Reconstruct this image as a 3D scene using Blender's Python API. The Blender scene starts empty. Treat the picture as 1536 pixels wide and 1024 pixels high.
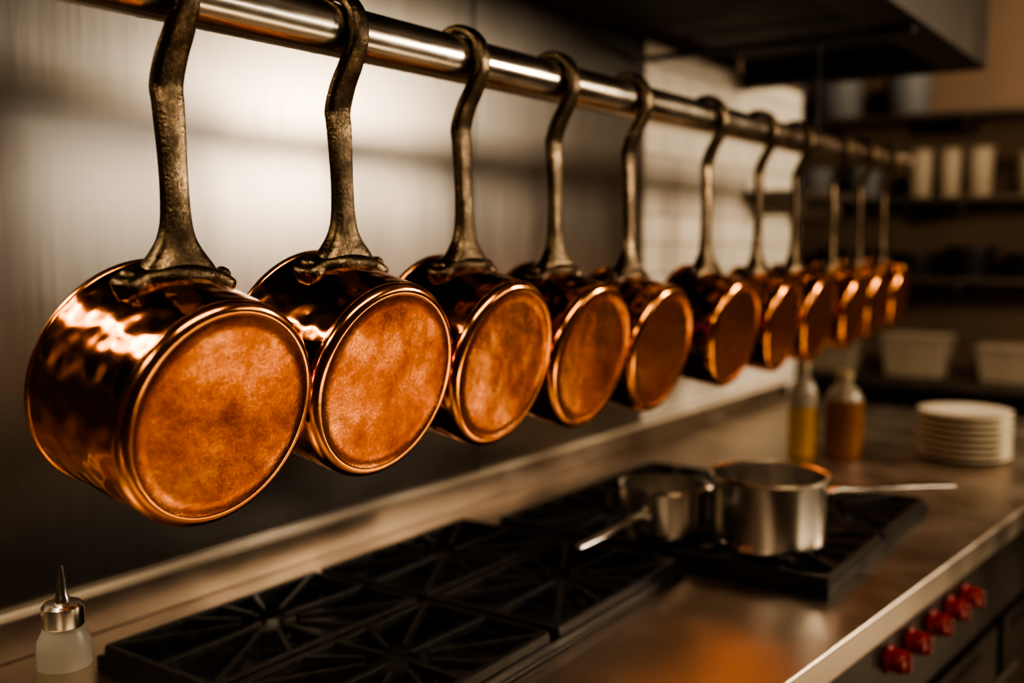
import bpy, math, random, bmesh
from mathutils import Vector, Matrix
random.seed(4)
S = bpy.context.scene
COL = S.collection

# ---------------------------------------------------------------- materials
def new_mat(name):
    m = bpy.data.materials.new(name); m.use_nodes = True
    nt = m.node_tree; b = nt.nodes['Principled BSDF']
    return m, nt, b
def tex_coord(nt, scale=(1,1,1), out='Object', rnd=False):
    tc = nt.nodes.new('ShaderNodeTexCoord'); mp = nt.nodes.new('ShaderNodeMapping')
    mp.inputs['Scale'].default_value = scale
    nt.links.new(tc.outputs[out], mp.inputs['Vector'])
    if rnd:
        oi = nt.nodes.new('ShaderNodeObjectInfo'); ad = nt.nodes.new('ShaderNodeVectorMath'); ad.operation='ADD'
        mu = nt.nodes.new('ShaderNodeMath'); mu.operation='MULTIPLY'; mu.inputs[1].default_value=7.3
        nt.links.new(oi.outputs['Random'], mu.inputs[0]); nt.links.new(mp.outputs['Vector'], ad.inputs[0]); nt.links.new(mu.outputs[0], ad.inputs[1])
        return ad.outputs['Vector']
    return mp.outputs['Vector']
def noise(nt, vec, scale, detail=4, rough=.55):
    n = nt.nodes.new('ShaderNodeTexNoise'); n.inputs['Scale'].default_value = scale
    n.inputs['Detail'].default_value = detail; n.inputs['Roughness'].default_value = rough
    nt.links.new(vec, n.inputs['Vector']); return n.outputs['Fac']
def ramp(nt, fac, stops):
    r = nt.nodes.new('ShaderNodeValToRGB'); e = r.color_ramp.elements
    while len(e) < len(stops): e.new(.5)
    for i, (p, c) in enumerate(stops):
        e[i].position = p; e[i].color = (*c, 1)
    nt.links.new(fac, r.inputs['Fac']); return r.outputs['Color']
def bump(nt, b, h, strength, dist):
    n = nt.nodes.new('ShaderNodeBump'); n.inputs['Strength'].default_value = strength
    n.inputs['Distance'].default_value = dist
    nt.links.new(h, n.inputs['Height']); nt.links.new(n.outputs['Normal'], b.inputs['Normal'])
def madd(nt, a, k, c):
    mx = nt.nodes.new('ShaderNodeMath'); mx.operation='MULTIPLY_ADD'; mx.inputs[1].default_value=k
    nt.links.new(a, mx.inputs[0]); nt.links.new(c, mx.inputs[2]); return mx.outputs[0]
def g(v): return (v, v, v)
def surf(name, c1, c2, metal, r1, r2, scale=8, stretch=(1,1,1), bs=0, bd=.001, bscale=None, detail=4, rnd=False):
    m, nt, b = new_mat(name)
    v = tex_coord(nt, stretch, rnd=rnd); n = noise(nt, v, scale, detail)
    nt.links.new(ramp(nt, n, [(.3, c1), (.7, c2)]), b.inputs['Base Color'])
    nt.links.new(ramp(nt, n, [(.3, g(r1)), (.7, g(r2))]), b.inputs['Roughness'])
    b.inputs['Metallic'].default_value = metal
    if bs:
        bump(nt, b, noise(nt, v, bscale or scale, 3), bs, bd)
    return m

# polished hammered copper side
m, nt, b = new_mat('copper_polished'); M_side = m
v = tex_coord(nt, rnd=True); n1 = noise(nt, v, 18, 4, .6)
nt.links.new(ramp(nt, n1, [(.30,(.54,.15,.038)), (.5,(.82,.28,.078)), (.72,(.95,.42,.14))]), b.inputs['Base Color'])
nt.links.new(ramp(nt, n1, [(.3,g(.18)), (.7,g(.09))]), b.inputs['Roughness'])
b.inputs['Metallic'].default_value = 1
vo = nt.nodes.new('ShaderNodeTexVoronoi'); vo.feature='SMOOTH_F1'; vo.inputs['Scale'].default_value=48; vo.inputs['Smoothness'].default_value=.6
nt.links.new(v, vo.inputs['Vector'])
h = madd(nt, vo.outputs['Distance'], .85, noise(nt, v, 20, 2, .5)); bump(nt, b, h, .75, .0036)
M_ring = surf('copper_edge', (.80,.29,.085), (.95,.43,.15), 1, .13, .20, 25, (1,1,1), .12, .001, 60, rnd=True)
# worn copper base
m, nt, b = new_mat('copper_worn_base'); M_face = m
v = tex_coord(nt, rnd=True); n1 = noise(nt, v, 10, 9, .68); n2 = noise(nt, v, 300, 3, .75)
mm = madd(nt, n2, .30, n1)
nt.links.new(ramp(nt, mm, [(.48,(.31,.078,.025)), (.64,(.60,.182,.060)), (.82,(.94,.39,.15))]), b.inputs['Base Color'])
nt.links.new(ramp(nt, mm, [(.44,g(.38)), (.84,g(.20))]), b.inputs['Roughness'])
b.inputs['Metallic'].default_value = 1
bump(nt, b, madd(nt, n2, .08, noise(nt, v, 13, 3, .5)), .65, .006)
M_tin = surf('tin_lining', (.45,.42,.38), (.6,.56,.5), 1, .3, .45, 20)
m, nt, b = new_mat('aged_cast_iron'); M_iron = m
v = tex_coord(nt, rnd=True); n1 = noise(nt, v, 24, 5, .6); n2 = noise(nt, v, 260, 3, .7)
mm = madd(nt, n2, .38, n1)
nt.links.new(ramp(nt, mm, [(.50,(.040,.028,.018)), (.67,(.092,.066,.040)), (.90,(.26,.19,.12))]), b.inputs['Base Color'])
nt.links.new(ramp(nt, mm, [(.45,g(.46)), (.85,g(.25))]), b.inputs['Roughness'])
b.inputs['Metallic'].default_value = 1; bump(nt, b, n2, .5, .0016)
M_rail = surf('rail_steel', (.55,.48,.39), (.74,.66,.55), 1, .18, .28, 12, (4,1,4), .1, .0005)
M_wall = surf('brushed_steel_panel', (.385,.35,.315), (.415,.38,.34), 1, .28, .31, 40, (1,3,.15), .01, .0003, 60)
M_counter = surf('counter_steel', (.42,.35,.28), (.52,.44,.36), 1, .32, .46, 9, (1,1,1), .06, .001)
M_trim = surf('steel_ledge', (.82,.70,.53), (.94,.82,.64), .1, .35, .45, 9)
M_steel = surf('pot_steel', (.68,.64,.58), (.80,.76,.70), 1, .18, .26, 10, (1,1,.2))
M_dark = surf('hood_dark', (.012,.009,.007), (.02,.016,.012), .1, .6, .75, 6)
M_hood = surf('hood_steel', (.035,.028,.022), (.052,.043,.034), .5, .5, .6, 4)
M_black = surf('cast_iron_black', (.013,.011,.009), (.034,.028,.022), .3, .34, .5, 60, (1,1,1), .3, .001, 200)
M_tray = surf('enamel_black', (.008,.007,.006), (.018,.014,.012), .2, .25, .45, 10)
M_fasc = surf('range_front', (.05,.043,.036), (.08,.068,.057), .9, .32, .45, 5)
M_red = surf('red_knob', (.22,.005,.004), (.32,.009,.006), 0, .22, .32, 20)
M_plate = surf('plate_ceramic', (.66,.58,.45), (.74,.66,.52), 0, .25, .35, 6)
M_cream = surf('cream_container', (.28,.22,.15), (.35,.285,.20), 0, .5, .6, 6)
M_cap = surf('bottle_cap', (.30,.22,.12), (.38,.28,.16), 0, .4, .5, 6)
M_brown = surf('far_wall_paint', (.16,.105,.064), (.21,.14,.088), 0, .7, .8, 2)
M_room = surf('room_wall_paint', (.17,.13,.09), (.23,.175,.12), 0, .7, .8, 2)
M_ceil = surf('ceiling_paint', (.12,.09,.065), (.15,.115,.085), 0, .8, .9, 2)
M_floor = surf('floor_quarry_tile', (.10,.06,.04), (.16,.10,.065), 0, .4, .6, 5)
M_shelf = surf('shelf_steel', (.13,.105,.08), (.19,.155,.12), .8, .4, .5, 5)
M_greyblue = surf('grey_box', (.11,.11,.108), (.15,.15,.147), 0, .5, .6, 5)
def glassy(name, col, rough=.15, trans=.6):
    m, nt, b = new_mat(name)
    v = tex_coord(nt); n = noise(nt, v, 12)
    nt.links.new(ramp(nt, n, [(.3,col),(.7,tuple(min(1,c*1.15) for c in col))]), b.inputs['Base Color'])
    b.inputs['Roughness'].default_value = rough
    b.inputs['Transmission Weight'].default_value = trans
    return m
M_oil = glassy('olive_oil', (.55,.30,.03), .15, .3); M_amber = glassy('amber_sauce', (.26,.10,.025), .15, .3)
M_clear = glassy('clear_plastic', (.42,.36,.27), .3, .5); M_milky = glassy('milky_plastic', (.50,.46,.38), .35, .25)
M_sauce = glassy('squeeze_contents', (.30,.25,.17), .4, .1)
m, nt, b = new_mat('subway_tile'); M_tile = m
tc = nt.nodes.new('ShaderNodeTexCoord'); sp = nt.nodes.new('ShaderNodeSeparateXYZ'); cb = nt.nodes.new('ShaderNodeCombineXYZ')
nt.links.new(tc.outputs['Object'], sp.inputs[0]); nt.links.new(sp.outputs['Y'], cb.inputs['X']); nt.links.new(sp.outputs['Z'], cb.inputs['Y'])
bk = nt.nodes.new('ShaderNodeTexBrick'); bk.inputs['Scale'].default_value = 1
bk.inputs['Brick Width'].default_value=.15; bk.inputs['Row Height'].default_value=.075; bk.inputs['Mortar Size'].default_value=.003
bk.inputs['Color1'].default_value=(.80,.73,.62,1); bk.inputs['Color2'].default_value=(.76,.69,.58,1); bk.inputs['Mortar'].default_value=(.36,.30,.24,1)
nt.links.new(cb.outputs[0], bk.inputs['Vector']); nt.links.new(bk.outputs['Color'], b.inputs['Base Color'])
b.inputs['Roughness'].default_value=.35

# ---------------------------------------------------------------- mesh helpers
def mk(name, verts, faces, mats, fm=None, smooth=True, parent=None, loc=None, bevel=0, autos=None):
    me = bpy.data.meshes.new(name); me.from_pydata([tuple(v) for v in verts], [], faces)
    if not isinstance(mats, (list, tuple)): mats = [mats]
    for q in mats: me.materials.append(q)
    if fm:
        for p, i in zip(me.polygons, fm): p.material_index = i
    for p in me.polygons: p.use_smooth = smooth
    me.validate(); me.update()
    bm = bmesh.new(); bm.from_mesh(me); bmesh.ops.recalc_face_normals(bm, faces=bm.faces)
    if autos:
        for e in bm.edges:
            if len(e.link_faces) == 2 and e.calc_face_angle(0) > autos: e.smooth = False
    bm.to_mesh(me); bm.free()
    o = bpy.data.objects.new(name, me); COL.objects.link(o)
    if bevel:
        bv = o.modifiers.new('bevel','BEVEL'); bv.width = bevel; bv.segments = 3; bv.limit_method='ANGLE'
    if loc is not None: o.location = loc
    if parent is not None: o.parent = parent
    return o
def empty(name, loc=(0,0,0), rz=0):
    e = bpy.data.objects.new(name, None); e.empty_display_size=.05; COL.objects.link(e)
    e.location = loc; e.rotation_euler[2] = rz; return e
def lathe(name, prof, mats, axis='z', seg=64, fm=None, parent=None, loc=None, autos=.6, rot=None):
    V=[]; F=[]; FM=[]; rings=[]
    for p in prof:
        h, r = p[0], p[1]
        if r < 1e-6:
            rings.append([len(V)]); V.append((0,0,h))
        else:
            rings.append(list(range(len(V), len(V)+seg)))
            for i in range(seg):
                a = 2*math.pi*i/seg; V.append((r*math.cos(a), r*math.sin(a), h))
    for k in range(len(rings)-1):
        A, B = rings[k], rings[k+1]; mi = prof[k+1][2] if len(prof[k+1])>2 else 0
        for i in range(seg):
            j=(i+1)%seg
            if len(A)==1 and len(B)==1: continue
            if len(A)==1: F.append((A[0],B[i],B[j]))
            elif len(B)==1: F.append((A[i],B[0],A[j]))
            else: F.append((A[i],A[j],B[j],B[i]))
            FM.append(mi)
    if axis=='x': V=[(h,y,x) for (x,y,h) in V]
    if rot is not None: V=[tuple(rot@Vector(v)) for v in V]
    return mk(name, V, F, mats, FM, True, parent, loc, autos=autos)
def box(name, c, s, mat, parent=None, bevel=.003, rz=0):
    x,y,z=[q/2 for q in s]
    V=[(sx*x,sy*y,sz*z) for sx in(-1,1) for sy in(-1,1) for sz in(-1,1)]
    F=[(0,1,3,2),(4,6,7,5),(0,4,5,1),(2,3,7,6),(0,2,6,4),(1,5,7,3)]
    o=mk(name,V,F,mat,None,False,parent,c,bevel=bevel); o.rotation_euler[2]=rz; return o
def prism(name, pts, z0, z1, mat, parent=None, bevel=.003):
    n=len(pts); V=[(x,y,z0) for x,y in pts]+[(x,y,z1) for x,y in pts]
    F=[tuple(range(n))[::-1], tuple(range(n,2*n))]+[(i,(i+1)%n,n+(i+1)%n,n+i) for i in range(n)]
    return mk(name,V,F,mat,None,False,parent,bevel=bevel)
def catmull(P, n):
    P=[Vector(p) for p in P]; Q=[P[0]*2-P[1]]+P+[P[-1]*2-P[-2]]; out=[]
    for k in range(1,len(Q)-2):
        for i in range(n):
            t=i/n; a,b_,c,d=Q[k-1],Q[k],Q[k+1],Q[k+2]
            out.append(.5*((2*b_)+(c-a)*t+(2*a-5*b_+4*c-d)*t*t+(3*b_-a-3*c+d)*t**3))
    out.append(P[-1]); return out
def sweep(name, ctrl, mat, side, parent=None, n=6, seg=20, sq=3.0, drop=None):
    pts=catmull([c[:3] for c in ctrl], n); wt=catmull([(c[3],c[4],0) for c in ctrl], n)
    side=Vector(side).normalized(); V=[]; F=[]
    for k,p in enumerate(pts):
        T=(pts[min(k+1,len(pts)-1)]-pts[max(k-1,0)]).normalized()
        N=T.cross(side).normalized(); w,t=max(wt[k][0],.001)/2,max(wt[k][1],.001)/2
        for i in range(seg):
            a=2*math.pi*i/seg; ca,sa=math.cos(a),math.sin(a)
            u=math.copysign(abs(ca)**(2/sq),ca)*w; v_=math.copysign(abs(sa)**(2/sq),sa)*t
            q=p+side*u+N*v_
            if drop: q=drop(q,k/(len(pts)-1))
            V.append(q)
    K=len(pts)
    for k in range(K-1):
        for i in range(seg):
            j=(i+1)%seg; F.append((k*seg+i,k*seg+j,(k+1)*seg+j,(k+1)*seg+i))
    F.append(tuple(range(seg))[::-1]); F.append(tuple((K-1)*seg+i for i in range(seg)))
    return mk(name,V,F,mat,None,True,parent,autos=1.0)

# ---------------------------------------------------------------- camera (1.40 m above floor; z=0 is eye level)
TH=math.atan(1082/1550); P=math.atan(146/1550)
cd=bpy.data.cameras.new('camera'); cam=bpy.data.objects.new('camera',cd); COL.objects.link(cam); S.camera=cam
cam.location=(0,0,0); cam.rotation_euler=(math.pi/2-P,0,TH)
cd.sensor_width=36; cd.lens=36*1550/1536; cd.clip_start=.02
cd.dof.use_dof=True; cd.dof.focus_distance=.98; cd.dof.aperture_fstop=2.2

# ---------------------------------------------------------------- copper saucepans on rail
RX, RZ, RR = -.77, .218, .0268
def saucepan(y, z, D, yaw, tilt, L=.122):
    e=empty('copper_saucepan',(RX,y,RZ),math.radians(yaw)); R=D/2
    fx=.067*D/.2; L=L*D/.2; zc=z-RZ; G=R*.034
    prof=[(0,0,1),(0,R*.25,1),(0,R*.5,1),(0,R*.75,1),(0,R-.0135,1),(.0010,R-.0125,1),(.0012,R-.0095,3)]
    for i in range(1,9):
        a=i/8*math.pi/2; prof.append((-.0095+.0107*math.cos(a), R-.0095+.0095*math.sin(a),3))
    prof+=[(-L*.3,R+G*.3,0),(-L*.6,R+G*.6,0),(-L*.9,R+G*.9,0),(-L+.0055,R+G,0),(-L+.0045,R+G+.0014,3),(-L+.001,R+G+.0018,3),(-L-.0008,R+G,3),
           (-L,R+G-.0025,3),(-L+.01,R+G-.0035,2),(-.02,R-.003,2),(-.006,R-.012,2),(-.004,0,2)]
    rot=Matrix.Rotation(math.radians(tilt),3,'Y')
    lathe('body',prof,[M_side,M_face,M_tin,M_ring],'x',96,None,e,(fx,0,zc),.9,rot)
    ax=-L*.68; Rt=R+G*.68
    C=Vector((fx,0,zc)); top=rot@Vector((ax,0,Rt+.001))+C; bx,bz=top.x,top.z
    V=[];F=[];na=36;nb=12;A=math.radians(34)
    for i in range(na+1):
        u=-1+2*i/na; ang=u*A; au=abs(u)
        hw=.0140+.0075*max(0,math.cos(min(au/.6,1)*math.pi/2))
        if au>.6: hw+=.0018*math.sin((au-.6)/.4*math.pi)
        if au>.80: hw*=math.sqrt(max(0.02,1-((au-.80)/.20)**2))
        for j in range(nb+1):
            w=-1+2*j/nb; t=.0100*(1-abs(w)**6*.7)*(1-max(0,(au-.92)/.08)**2*.6)
            r=Rt+.0006+t
            V.append(rot@Vector((ax+w*hw, r*math.sin(ang), r*math.cos(ang)))+C)
    n0=len(V)
    for i in range(n0):
        l=rot.inverted()@(V[i]-C); rr=math.hypot(l.y,l.z); f=(Rt-.0012)/rr
        V.append(rot@Vector((l.x,l.y*f,l.z*f))+C)
    def id_(i,j,k=0): return k*n0+i*(nb+1)+j
    for i in range(na):
        for j in range(nb):
            F.append((id_(i,j),id_(i+1,j),id_(i+1,j+1),id_(i,j+1))); F.append((id_(i,j,1),id_(i,j+1,1),id_(i+1,j+1,1),id_(i+1,j,1)))
    for i in range(na):
        F.append((id_(i,0),id_(i,0,1),id_(i+1,0,1),id_(i+1,0))); F.append((id_(i,nb),id_(i+1,nb),id_(i+1,nb,1),id_(i,nb,1)))
    for j in range(nb):
        F.append((id_(0,j),id_(0,j+1),id_(0,j+1,1),id_(0,j,1))); F.append((id_(na,j),id_(na,j,1),id_(na,j+1,1),id_(na,j+1)))
    mk('bracket',V,F,M_iron,None,True,e,autos=.9)
    for k,u in enumerate((-.76,.76)):
        ang=u*A; pr=[(-.002,0),(-.002,.0075),(.0,.0075),(.0028,.0062),(.0048,.0035),(.0054,0)]
        rr=rot@Matrix.Rotation(-ang,3,'X')
        c=rot@Vector((ax,(Rt+.0102)*math.sin(ang),(Rt+.0102)*math.cos(ang)))+C
        lathe('rivet_%d'%(k+1),pr,M_iron,'z',20,None,e,c,.9,rr)
    h=RR+.0072
    ctrl=[(bx,0,bz,.090,.032),(bx,0,bz+.009,.070,.028),(bx-.0001,0,bz+.018,.050,.023),(bx-.0002,0,bz+.030,.0355,.0185),
          (bx-.0003,0,bz+.048,.0280,.0155)]
    zt=-.080; x0=bx-.0003; z0=bz+.048
    for t,w in ((.3,.0265),(.6,.0285),(.85,.0310),(1,.0320)):
        ctrl.append((x0+(.003-x0)*t+.001*math.sin(t*math.pi),0,z0+(zt-z0)*t,w,.0135))
    ctrl+=[(.0115,0,-.056,.0310,.0135),(.0235,0,-.035,.0285,.0135),(h-.0005,0,-.013,.0240,.0130)]
    for a in (10,35,60,85,110,135,160,185,205):
        aa=math.radians(a); ctrl.append((h*math.cos(aa),0,h*math.sin(aa),.0225-.004*a/205,.0130-.002*a/205))
    ctrl.append((h*math.cos(math.radians(214))-.001,0,h*math.sin(math.radians(214)),.011,.006))
    def drop(q,t):
        f=max(0,1-t*9.0)
        if f>0: q=Vector((q.x,q.y,q.z-f*(q.y**2)/(2*R)*1.1))
        return q
    sweep('handle',ctrl,M_iron,(0,1,0),e,5,28,3.2,drop)
    return e
pans=[(.576,-.147,.206,0,13.5),(.785,-.140,.208,-1,12.5),(.992,-.143,.204,1,12),(1.197,-.152,.202,0,11.5),(1.408,-.160,.198,0,11),
      (1.695,-.156,.193,-2,10),(1.935,-.158,.186,1,10),(2.142,-.157,.187,0,10),(2.394,-.154,.182,1,10),(2.600,-.145,.172,-1,10),(2.810,-.135,.162,1,10)]
for p in pans: saucepan(*p)

rail=empty('hanging_rail')
RY=Matrix.Rotation(-math.pi/2,3,'X')
lathe('tube',[(-.45,0),(-.45,RR),(3.0,RR),(3.004,RR-.003),(3.004,0)],M_rail,'z',64,None,rail,(RX,0,RZ),.6,RY)
lathe('end_cap',[(2.985,0),(2.985,RR+.005),(3.01,RR+.005),(3.014,RR),(3.014,0)],M_rail,'z',48,None,rail,(RX,0,RZ),.6,RY)
for i,y in enumerate((-.3,2.27)):
    lathe('hanger_%d'%(i+1),[(RR-.006,0),(RR-.006,.005),(.222,.005),(.222,0)],M_dark,'z',20,None,rail,(RX,y,RZ))
    box('hanger_bar_%d'%(i+1),(-.88,y,.443),(.62,.03,.010),M_dark,rail,.001)

# ---------------------------------------------------------------- room
WX=-1.22
box('floor',(-.3,1.5,-1.43),(5.4,7.6,.06),M_floor,bevel=0)
box('ceiling',(-.3,1.5,1.33),(5.4,7.6,.06),M_ceil,bevel=0)
box('wall_left',(WX-.063,.6,-.05),(.1,5.7,2.7),M_brown,bevel=0)
box('wall_right',(2.0,1.5,-.05),(.1,7.4,2.7),M_room,bevel=0)
box('wall_back',(-.3,-2.25,-.05),(4.7,.1,2.7),M_room,bevel=0)
box('wall_far',(-.3,4.95,-.05),(4.7,.1,2.7),M_brown,bevel=0)
box('wall_alcove',(-2.6,4.1,-.05),(.1,1.6,2.7),M_brown,bevel=0)
p1=empty('steel_backsplash')
box('panel_1',(WX-.006,-.10,-.0),(.012,3.436,1.0),M_wall,p1,.0015)
box('panel_2',(WX-.006,1.973,-.0),(.012,.700,1.0),M_wall,p1,.0015)
box('tile_backsplash',(WX-.006,2.885,0.0),(.012,1.12,1.0),M_tile,bevel=0)
CZ=-.512
Y0,Y1=-.9,3.35
prism('riser',[(WX+.001,Y0),(WX+.012,Y0),(WX+.012,Y1),(WX+.001,Y1)],CZ+.0005,-.461,M_counter,p1,.001)
box('trim_1',(WX+.0075,1.225,-.4565),(.013,4.25,.007),M_trim,bevel=.001)

# range hood
hd=empty('range_hood'); y0,y1=-1.2,2.93; cy=(y0+y1)/2; ly=y1-y0; HZ=.45
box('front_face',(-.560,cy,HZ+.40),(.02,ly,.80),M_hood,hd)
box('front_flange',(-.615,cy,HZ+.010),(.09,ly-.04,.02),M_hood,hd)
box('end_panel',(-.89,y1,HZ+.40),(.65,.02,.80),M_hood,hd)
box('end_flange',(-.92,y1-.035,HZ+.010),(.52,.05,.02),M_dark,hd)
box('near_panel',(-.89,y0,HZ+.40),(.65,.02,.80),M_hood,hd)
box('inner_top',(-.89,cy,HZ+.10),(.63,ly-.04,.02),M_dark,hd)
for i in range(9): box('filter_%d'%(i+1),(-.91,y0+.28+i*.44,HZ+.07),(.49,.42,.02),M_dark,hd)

# ---------------------------------------------------------------- counter / range
def fx_(y): return -.404+.0885*(y-1.15)
ct=empty('kitchen_range')
prism('worktop',[(WX+.003,Y0),(fx_(Y0),Y0),(fx_(Y1),Y1),(WX+.003,Y1)],CZ-.045,CZ,M_counter,ct,.004)
d=.022
prism('control_panel',[(WX+.05,Y0+.01),(fx_(Y0)-d,Y0+.01),(fx_(Y1)-d,Y1-.01),(WX+.05,Y1-.01)],CZ-.20,CZ-.0455,M_fasc,ct,.002)
prism('oven_body',[(WX+.05,Y0+.02),(fx_(Y0)-d-.03,Y0+.02),(fx_(Y1)-d-.03,Y1-.02),(WX+.05,Y1-.02)],CZ-.80,CZ-.2005,M_tray,ct,.002)
prism('toe_kick',[(WX+.1,Y0+.05),(fx_(Y0)-.1,Y0+.05),(fx_(Y1)-.1,Y1-.05),(WX+.1,Y1-.05)],-1.40,CZ-.8005,M_tray,ct,.002)
ra=math.atan(.0885)
for i,y in enumerate((.3,1.05,1.8,2.55)):
    box('oven_door_%d'%(i+1),(fx_(y)-d-.018,y,CZ-.47),(.03,.70,.48),M_fasc,ct,.004,-ra)
    n=Vector((1,-.0885,0)).normalized(); tdir=Vector((.0885,1,0)).normalized()
    a=Vector((fx_(y)-d,y,CZ-.27))+n*.045
    q=[a-tdir*.28,a-tdir*.1,a+tdir*.1,a+tdir*.28]
    sweep('door_bar_%d'%(i+1),[(*p_,.014,.014) for p_ in q],M_steel,(0,0,1),ct,3,16,2)
Rk=Matrix.Rotation(-ra,3,'Z')@Matrix.Rotation(math.pi/2,3,'Y')
for i,y in enumerate((1.535,1.625,1.725,1.815,1.895)):
    c=Vector((fx_(y)-d,y,CZ-.100))
    pr=[(0,0),(0,.021),(.005,.022),(.008,.0185),(.024,.0175),(.028,.015),(.030,.010),(.031,0)]
    lathe('knob_%d'%(i+1),pr,M_red,'z',28,None,ct,c,.5,Rk)
    box('knob_grip_%d'%(i+1),c+Vector((.031,-.003,0)),(.008,.008,.030),M_red,ct,.003,-ra)

def cooktop(x0,x1,y0,y1,nx,ny):
    e=empty('gas_cooktop')
    cx,cy_=(x0+x1)/2,(y0+y1)/2
    box('tray',(cx,cy_,CZ+.0035),(x1-x0,y1-y0,.006),M_tray,e,.002)
    bw=.012
    for k,(px,py,sx,sy) in enumerate(((cx,y0+bw/2,x1-x0,bw),(cx,y1-bw/2,x1-x0,bw),(x0+bw/2,cy_,bw,y1-y0-.03),(x1-bw/2,cy_,bw,y1-y0-.03))):
        box('edge_%d'%(k+1),(px,py,CZ+.0125),(sx,sy,.013),M_tray,e,.003)
    dx=(x1-x0)/nx; dy=(y1-y0)/ny; k=0
    for i in range(nx):
        for j in range(ny):
            k+=1; bx,by=x0+dx*(i+.5),y0+dy*(j+.5); hx,hy=dx/2-.010,dy/2-.010
            lathe('burner_%d'%k,[(CZ+.006,0),(CZ+.006,.048),(CZ+.012,.046),(CZ+.014,.036),(CZ+.020,.034),(CZ+.022,.028),(CZ+.022,0)],M_black,'z',32,None,e,(bx,by,0))
            V=[];F=[]
            def bar(ax_,ay_,bx_,by_,w0,w1,za,zb,h0,h1):
                t=Vector((bx_-ax_,by_-ay_,0)).normalized(); s=Vector((-t.y,t.x,0)); n=len(V)
                for (qx,qy,w,zt,h) in ((ax_,ay_,w0,za,h0),(bx_,by_,w1,zb,h1)):
                    for sg,zz in ((-1,zt-h),(1,zt-h),(.7,zt),(-.7,zt)):
                        V.append((qx+s.x*w/2*sg,qy+s.y*w/2*sg,zz))
                F.extend([(n,n+1,n+5,n+4),(n+1,n+2,n+6,n+5),(n+2,n+3,n+7,n+6),(n+3,n,n+4,n+7),(n,n+3,n+2,n+1),(n+4,n+5,n+6,n+7)])
            zt=CZ+.033
            for s in (-1,1):
                bar(bx-hx,by+s*hy,bx+hx,by+s*hy,.012,.012,zt-.002,zt-.002,.014,.014)
                bar(bx+s*hx,by-hy,bx+s*hx,by+hy,.012,.012,zt-.002,zt-.002,.014,.014)
                for s2 in (-1,1):
                    bar(bx+s*(hx-.003),by+s2*(hy-.003),bx+s*(hx+.003),by+s2*(hy-.003),.012,.012,zt-.003,zt-.003,.024,.024)
            for q in range(12):
                a=q*math.pi/6; ca,sa=math.cos(a),math.sin(a)
                tt=min(hx/max(abs(ca),1e-6),hy/max(abs(sa),1e-6))
                r0=.022 if q%3==0 else .038
                bar(bx+ca*tt,by+sa*tt,bx+ca*r0,by+sa*r0,.013,.008,zt-.002,zt,.013,.007)
            mk('grate_%d'%k,V,F,M_black,None,False,e,bevel=.0015)
    return e
cooktop(-1.10,-.670,.70,1.42,2,2)
cooktop(-1.05,-.455,1.450,2.04,2,2)
GZ=CZ+.0338

def pot(name,x,y,R,H,handle):
    e=empty(name,(x,y,GZ))
    prof=[(0,0),(0,R-.008),(.003,R-.002),(.008,R),(.016,R),(.0165,R-.0006),(H-.006,R),(H-.003,R+.004),(H,R+.005),(H+.001,R+.003),(H-.001,R-.002),(.01,R-.003),(.004,R-.01),(.004,0)]
    lathe('body',prof,M_steel,'z',64,None,e,(0,0,0),.5)
    a,Lh,z0,z1=handle; dx,dy=math.cos(a),math.sin(a)
    c=[(dx*(R-.001),dy*(R-.001),z0,.030,.004),(dx*(R+.02),dy*(R+.02),z0+.004,.016,.008),(dx*(R+.05),dy*(R+.05),z0+(z1-z0)*.3,.014,.009),
       (dx*(R+Lh*.6),dy*(R+Lh*.6),z0+(z1-z0)*.7,.018,.009),(dx*(R+Lh),dy*(R+Lh),z1,.016,.007)]
    sweep('handle',c,M_steel,(-dy,dx,0),e,6,16,2.6)
    b_=a+math.pi*.93; bxv=Vector((math.cos(b_),math.sin(b_),0)); s=Vector((-bxv.y,bxv.x,0)); zz=H*.8
    q=[bxv*(R-.003)+s*.03,bxv*(R+.022)+s*.026,bxv*(R+.03),bxv*(R+.022)-s*.026,bxv*(R-.003)-s*.03]
    if name!='steel_stockpot': sweep('loop_handle',[(v.x,v.y,zz,.007,.007) for v in q],M_steel,(0,0,1),e,6,12,2)
    return e
pot('steel_stockpot',-.590,1.560,.090,.116,(math.radians(30),.195,.088,.101))
pot('steel_saucepan',-.757,1.525,.071,.084,(math.radians(-93),.185,.042,.034))

sb=empty('squeeze_bottle',(-.925,.555,CZ+.0005))
lathe('bottle_body',[(0,0),(0,.022),(.003,.0255),(.100,.0260)],M_sauce,'z',40,None,sb,(0,0,0))
lathe('bottle_upper',[(.1000,.0260),(.115,.0258),(.125,.0248),(.134,.0205),(.139,.0190),(.142,.0190),(.142,0)],M_milky,'z',40,None,sb,(0,0,0))
lathe('collar',[(.139,0),(.139,.0190),(.141,.0200),(.159,.0195),(.162,.017),(.163,.008),(.163,0)],M_steel,'z',40,None,sb,(0,0,0))
lathe('nozzle',[(.162,0),(.162,.0075),(.168,.0065),(.170,.0055),(.182,.0042),(.196,.0022),(.199,.0015),(.199,0)],M_steel,'z',24,None,sb,(0,0,0))

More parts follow.
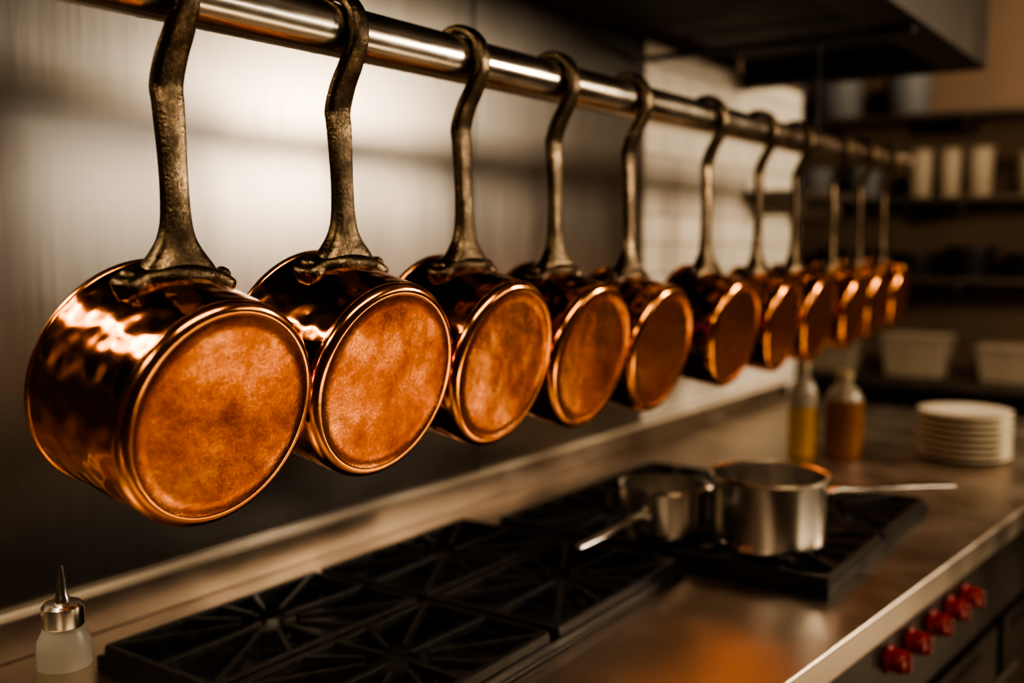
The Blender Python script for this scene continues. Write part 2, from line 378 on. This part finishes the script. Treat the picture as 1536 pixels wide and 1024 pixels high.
ps=empty('plate_stack',(-.51,2.62,CZ+.0005))
for i in range(8):
    z=i*.0148
    lathe('plate_%d'%(i+1),[(z,0),(z,.055),(z+.002,.06),(z+.0025,.070),(z+.011,.100),(z+.0135,.105),(z+.0155,.106),(z+.0165,.103),(z+.0075,.070),(z+.005,0)],M_plate,'z',48,None,ps,(0,0,0),.8)
def bottle(name,x,y,R,H,mat,fill,cap):
    e=empty(name,(x,y,CZ+.0005))
    lathe('contents',[(0,0),(0,R-.003),(.003,R),(fill,R)],mat,'z',32,None,e,(0,0,0))
    lathe('neck',[(fill,R),(H*.68,R),(H*.78,R*.75),(H*.84,R*.42),(H*.93,R*.38),(H*.93,0)],M_clear,'z',32,None,e,(0,0,0))
    lathe('cap',[(H*.92,0),(H*.92,R*.45),(H*.99,R*.43),(H,R*.38),(H,0)],cap,'z',24,None,e,(0,0,0))
bottle('oil_bottle',-.835,2.42,.034,.23,M_oil,.12,M_cap)
bottle('sauce_bottle',-.752,2.47,.045,.21,M_amber,.14,M_cap)

# ---------------------------------------------------------------- far side shelving
bc=empty('back_counter')
box('top',(-.9,4.62,-.57),(2.6,.52,.04),M_shelf,bc)
box('cabinet',(-.9,4.64,-.995),(2.5,.46,.808),M_tray,bc)
for i in range(4): box('cabinet_door_%d'%(i+1),(-1.82+i*.62,4.40,-.98),(.58,.02,.72),M_fasc,bc,.004)
def shelf(name,cx,cy,z,lx,ly):
    e=empty(name); box('board',(cx,cy,z-.012),(lx,ly,.022),M_shelf,e)
    for k in range(3):
        xx=cx-lx*.42+k*lx*.42; prism('support_%d'%(k+1),[(xx-.01,cy-ly*.35),(xx+.01,cy-ly*.35),(xx+.01,cy+ly*.48),(xx-.01,cy+ly*.48)],z-.07,z-.0245,M_shelf,e,.002)
    return e
for z in (.20,-.14,.55): shelf('storage_shelf',-.95,4.74,z,2.4,.31)
def tub(name,x,y,z,R,H,mat):
    return lathe(name,[(z,0),(z,R*.82),(z+.006,R*.86),(z+H-.01,R),(z+H-.008,R+.007),(z+H,R+.007),(z+H,R-.004),(z+.01,R*.82),(z+.008,0)],mat,'z',36,None,None,(x,y,.001))
for x,R,H in ((-1.14,.055,.20),(-1.02,.050,.20),(-.90,.055,.20),(-.70,.06,.17),(-.56,.06,.17)): tub('cream_canister',x,4.72,.20,R,H,M_cream)
for x,R,H in ((-1.6,.09,.14),(-1.38,.08,.16)): tub('mixing_bowl',x,4.72,.20,R,H,M_greyblue)
for x,R,H in ((-1.15,.10,.10),(-.92,.10,.13),(-.69,.10,.10),(-1.45,.12,.12)): tub('black_stewpot',x,4.72,-.14,R,H,M_black)
tub('steel_canister',-.53,4.70,-.14,.03,.20,M_steel)
for x,R,H in ((-1.75,.11,.22),(-1.5,.11,.18),(-1.2,.1,.2)): tub('storage_tub',x,4.72,.55,R,H,M_greyblue)
def hotel(x,y,z,w,dp,h):
    V=[];F=[]
    for (f,zz) in ((.86,0),(1,h),(1.08,h),(1.08,h-.006)):
        for sx,sy in ((-1,-1),(1,-1),(1,1),(-1,1)): V.append((sx*w/2*f,sy*dp/2*f,zz))
    F=[(0,1,2,3)]
    for k in range(3):
        for i in range(4): F.append((k*4+i,k*4+(i+1)%4,k*4+4+(i+1)%4,k*4+4+i))
    o=mk('hotel_pan',V,F,M_cream,None,False,None,(x,y,z),bevel=.006)
    so=o.modifiers.new('sol','SOLIDIFY'); so.thickness=.003
hotel(-1.07,4.5,-.545,.25,.2,.17); hotel(-.70,4.5,-.545,.25,.2,.14); hotel(-1.42,4.5,-.545,.22,.2,.12)
ws=empty('tile_shelf'); box('board',(WX+.105,3.17,.148),(.20,.44,.02),M_shelf,ws); box('support_1',(WX+.09,3.0,.11),(.16,.015,.05),M_shelf,ws); box('support_2',(WX+.09,3.34,.11),(.16,.015,.05),M_shelf,ws)

# ---------------------------------------------------------------- lights
def area(name,loc,target,sx,sy,power,col):
    l=bpy.data.lights.new(name,'AREA'); l.shape='RECTANGLE'; l.size=sx; l.size_y=sy; l.energy=power; l.color=col
    o=bpy.data.objects.new(name,l); COL.objects.link(o); o.location=loc
    dirv=Vector(target)-Vector(loc); o.rotation_euler=dirv.to_track_quat('-Z','Y').to_euler(); return o
W=(1,.79,.57)
area('aisle_ceiling_lamp',(.9,.9,1.25),(-.5,1.0,-.4),1.4,.35,22,W)
area('cross_aisle_light',(1.85,2.9,.32),(-1.0,1.2,0),1.1,.22,5.5,(1,.88,.74))  # unseen light across the aisle, placed for the bright patch on the backsplash
area('pan_face_fill',(1.0,2.3,-1.15),(-.7,1.7,-.1),2.0,.25,5.2,(1,.77,.51))  # added low fill that makes the tilted pan bases glow, no fixture there
area('hood_lamp',(-1.0,.15,.50),(-1.0,.25,-.4),.5,.16,4.5,(1,.81,.58))
area('tile_fill',(.75,3.0,.45),(-1.2,2.6,-.10),.4,.3,24,(1,.82,.61))  # unseen fill added beyond the right edge to brighten tile and far pans
area('far_shelf_fill',(-.3,3.9,1.15),(-.9,4.9,-.3),1.0,.4,11,W)  # fill added above the view to lift the far wall and shelves
area('near_ceiling_lamp',(.5,-1.2,1.2),(-.8,.3,-.2),.8,.4,10,W)
w=bpy.data.worlds.new('world'); S.world=w; w.use_nodes=True
w.node_tree.nodes['Background'].inputs[0].default_value=(1,.75,.5,1); w.node_tree.nodes['Background'].inputs[1].default_value=.05
S.view_settings.view_transform='AgX'
try: S.view_settings.look='AgX - High Contrast'
except Exception: pass
S.view_settings.exposure=.3
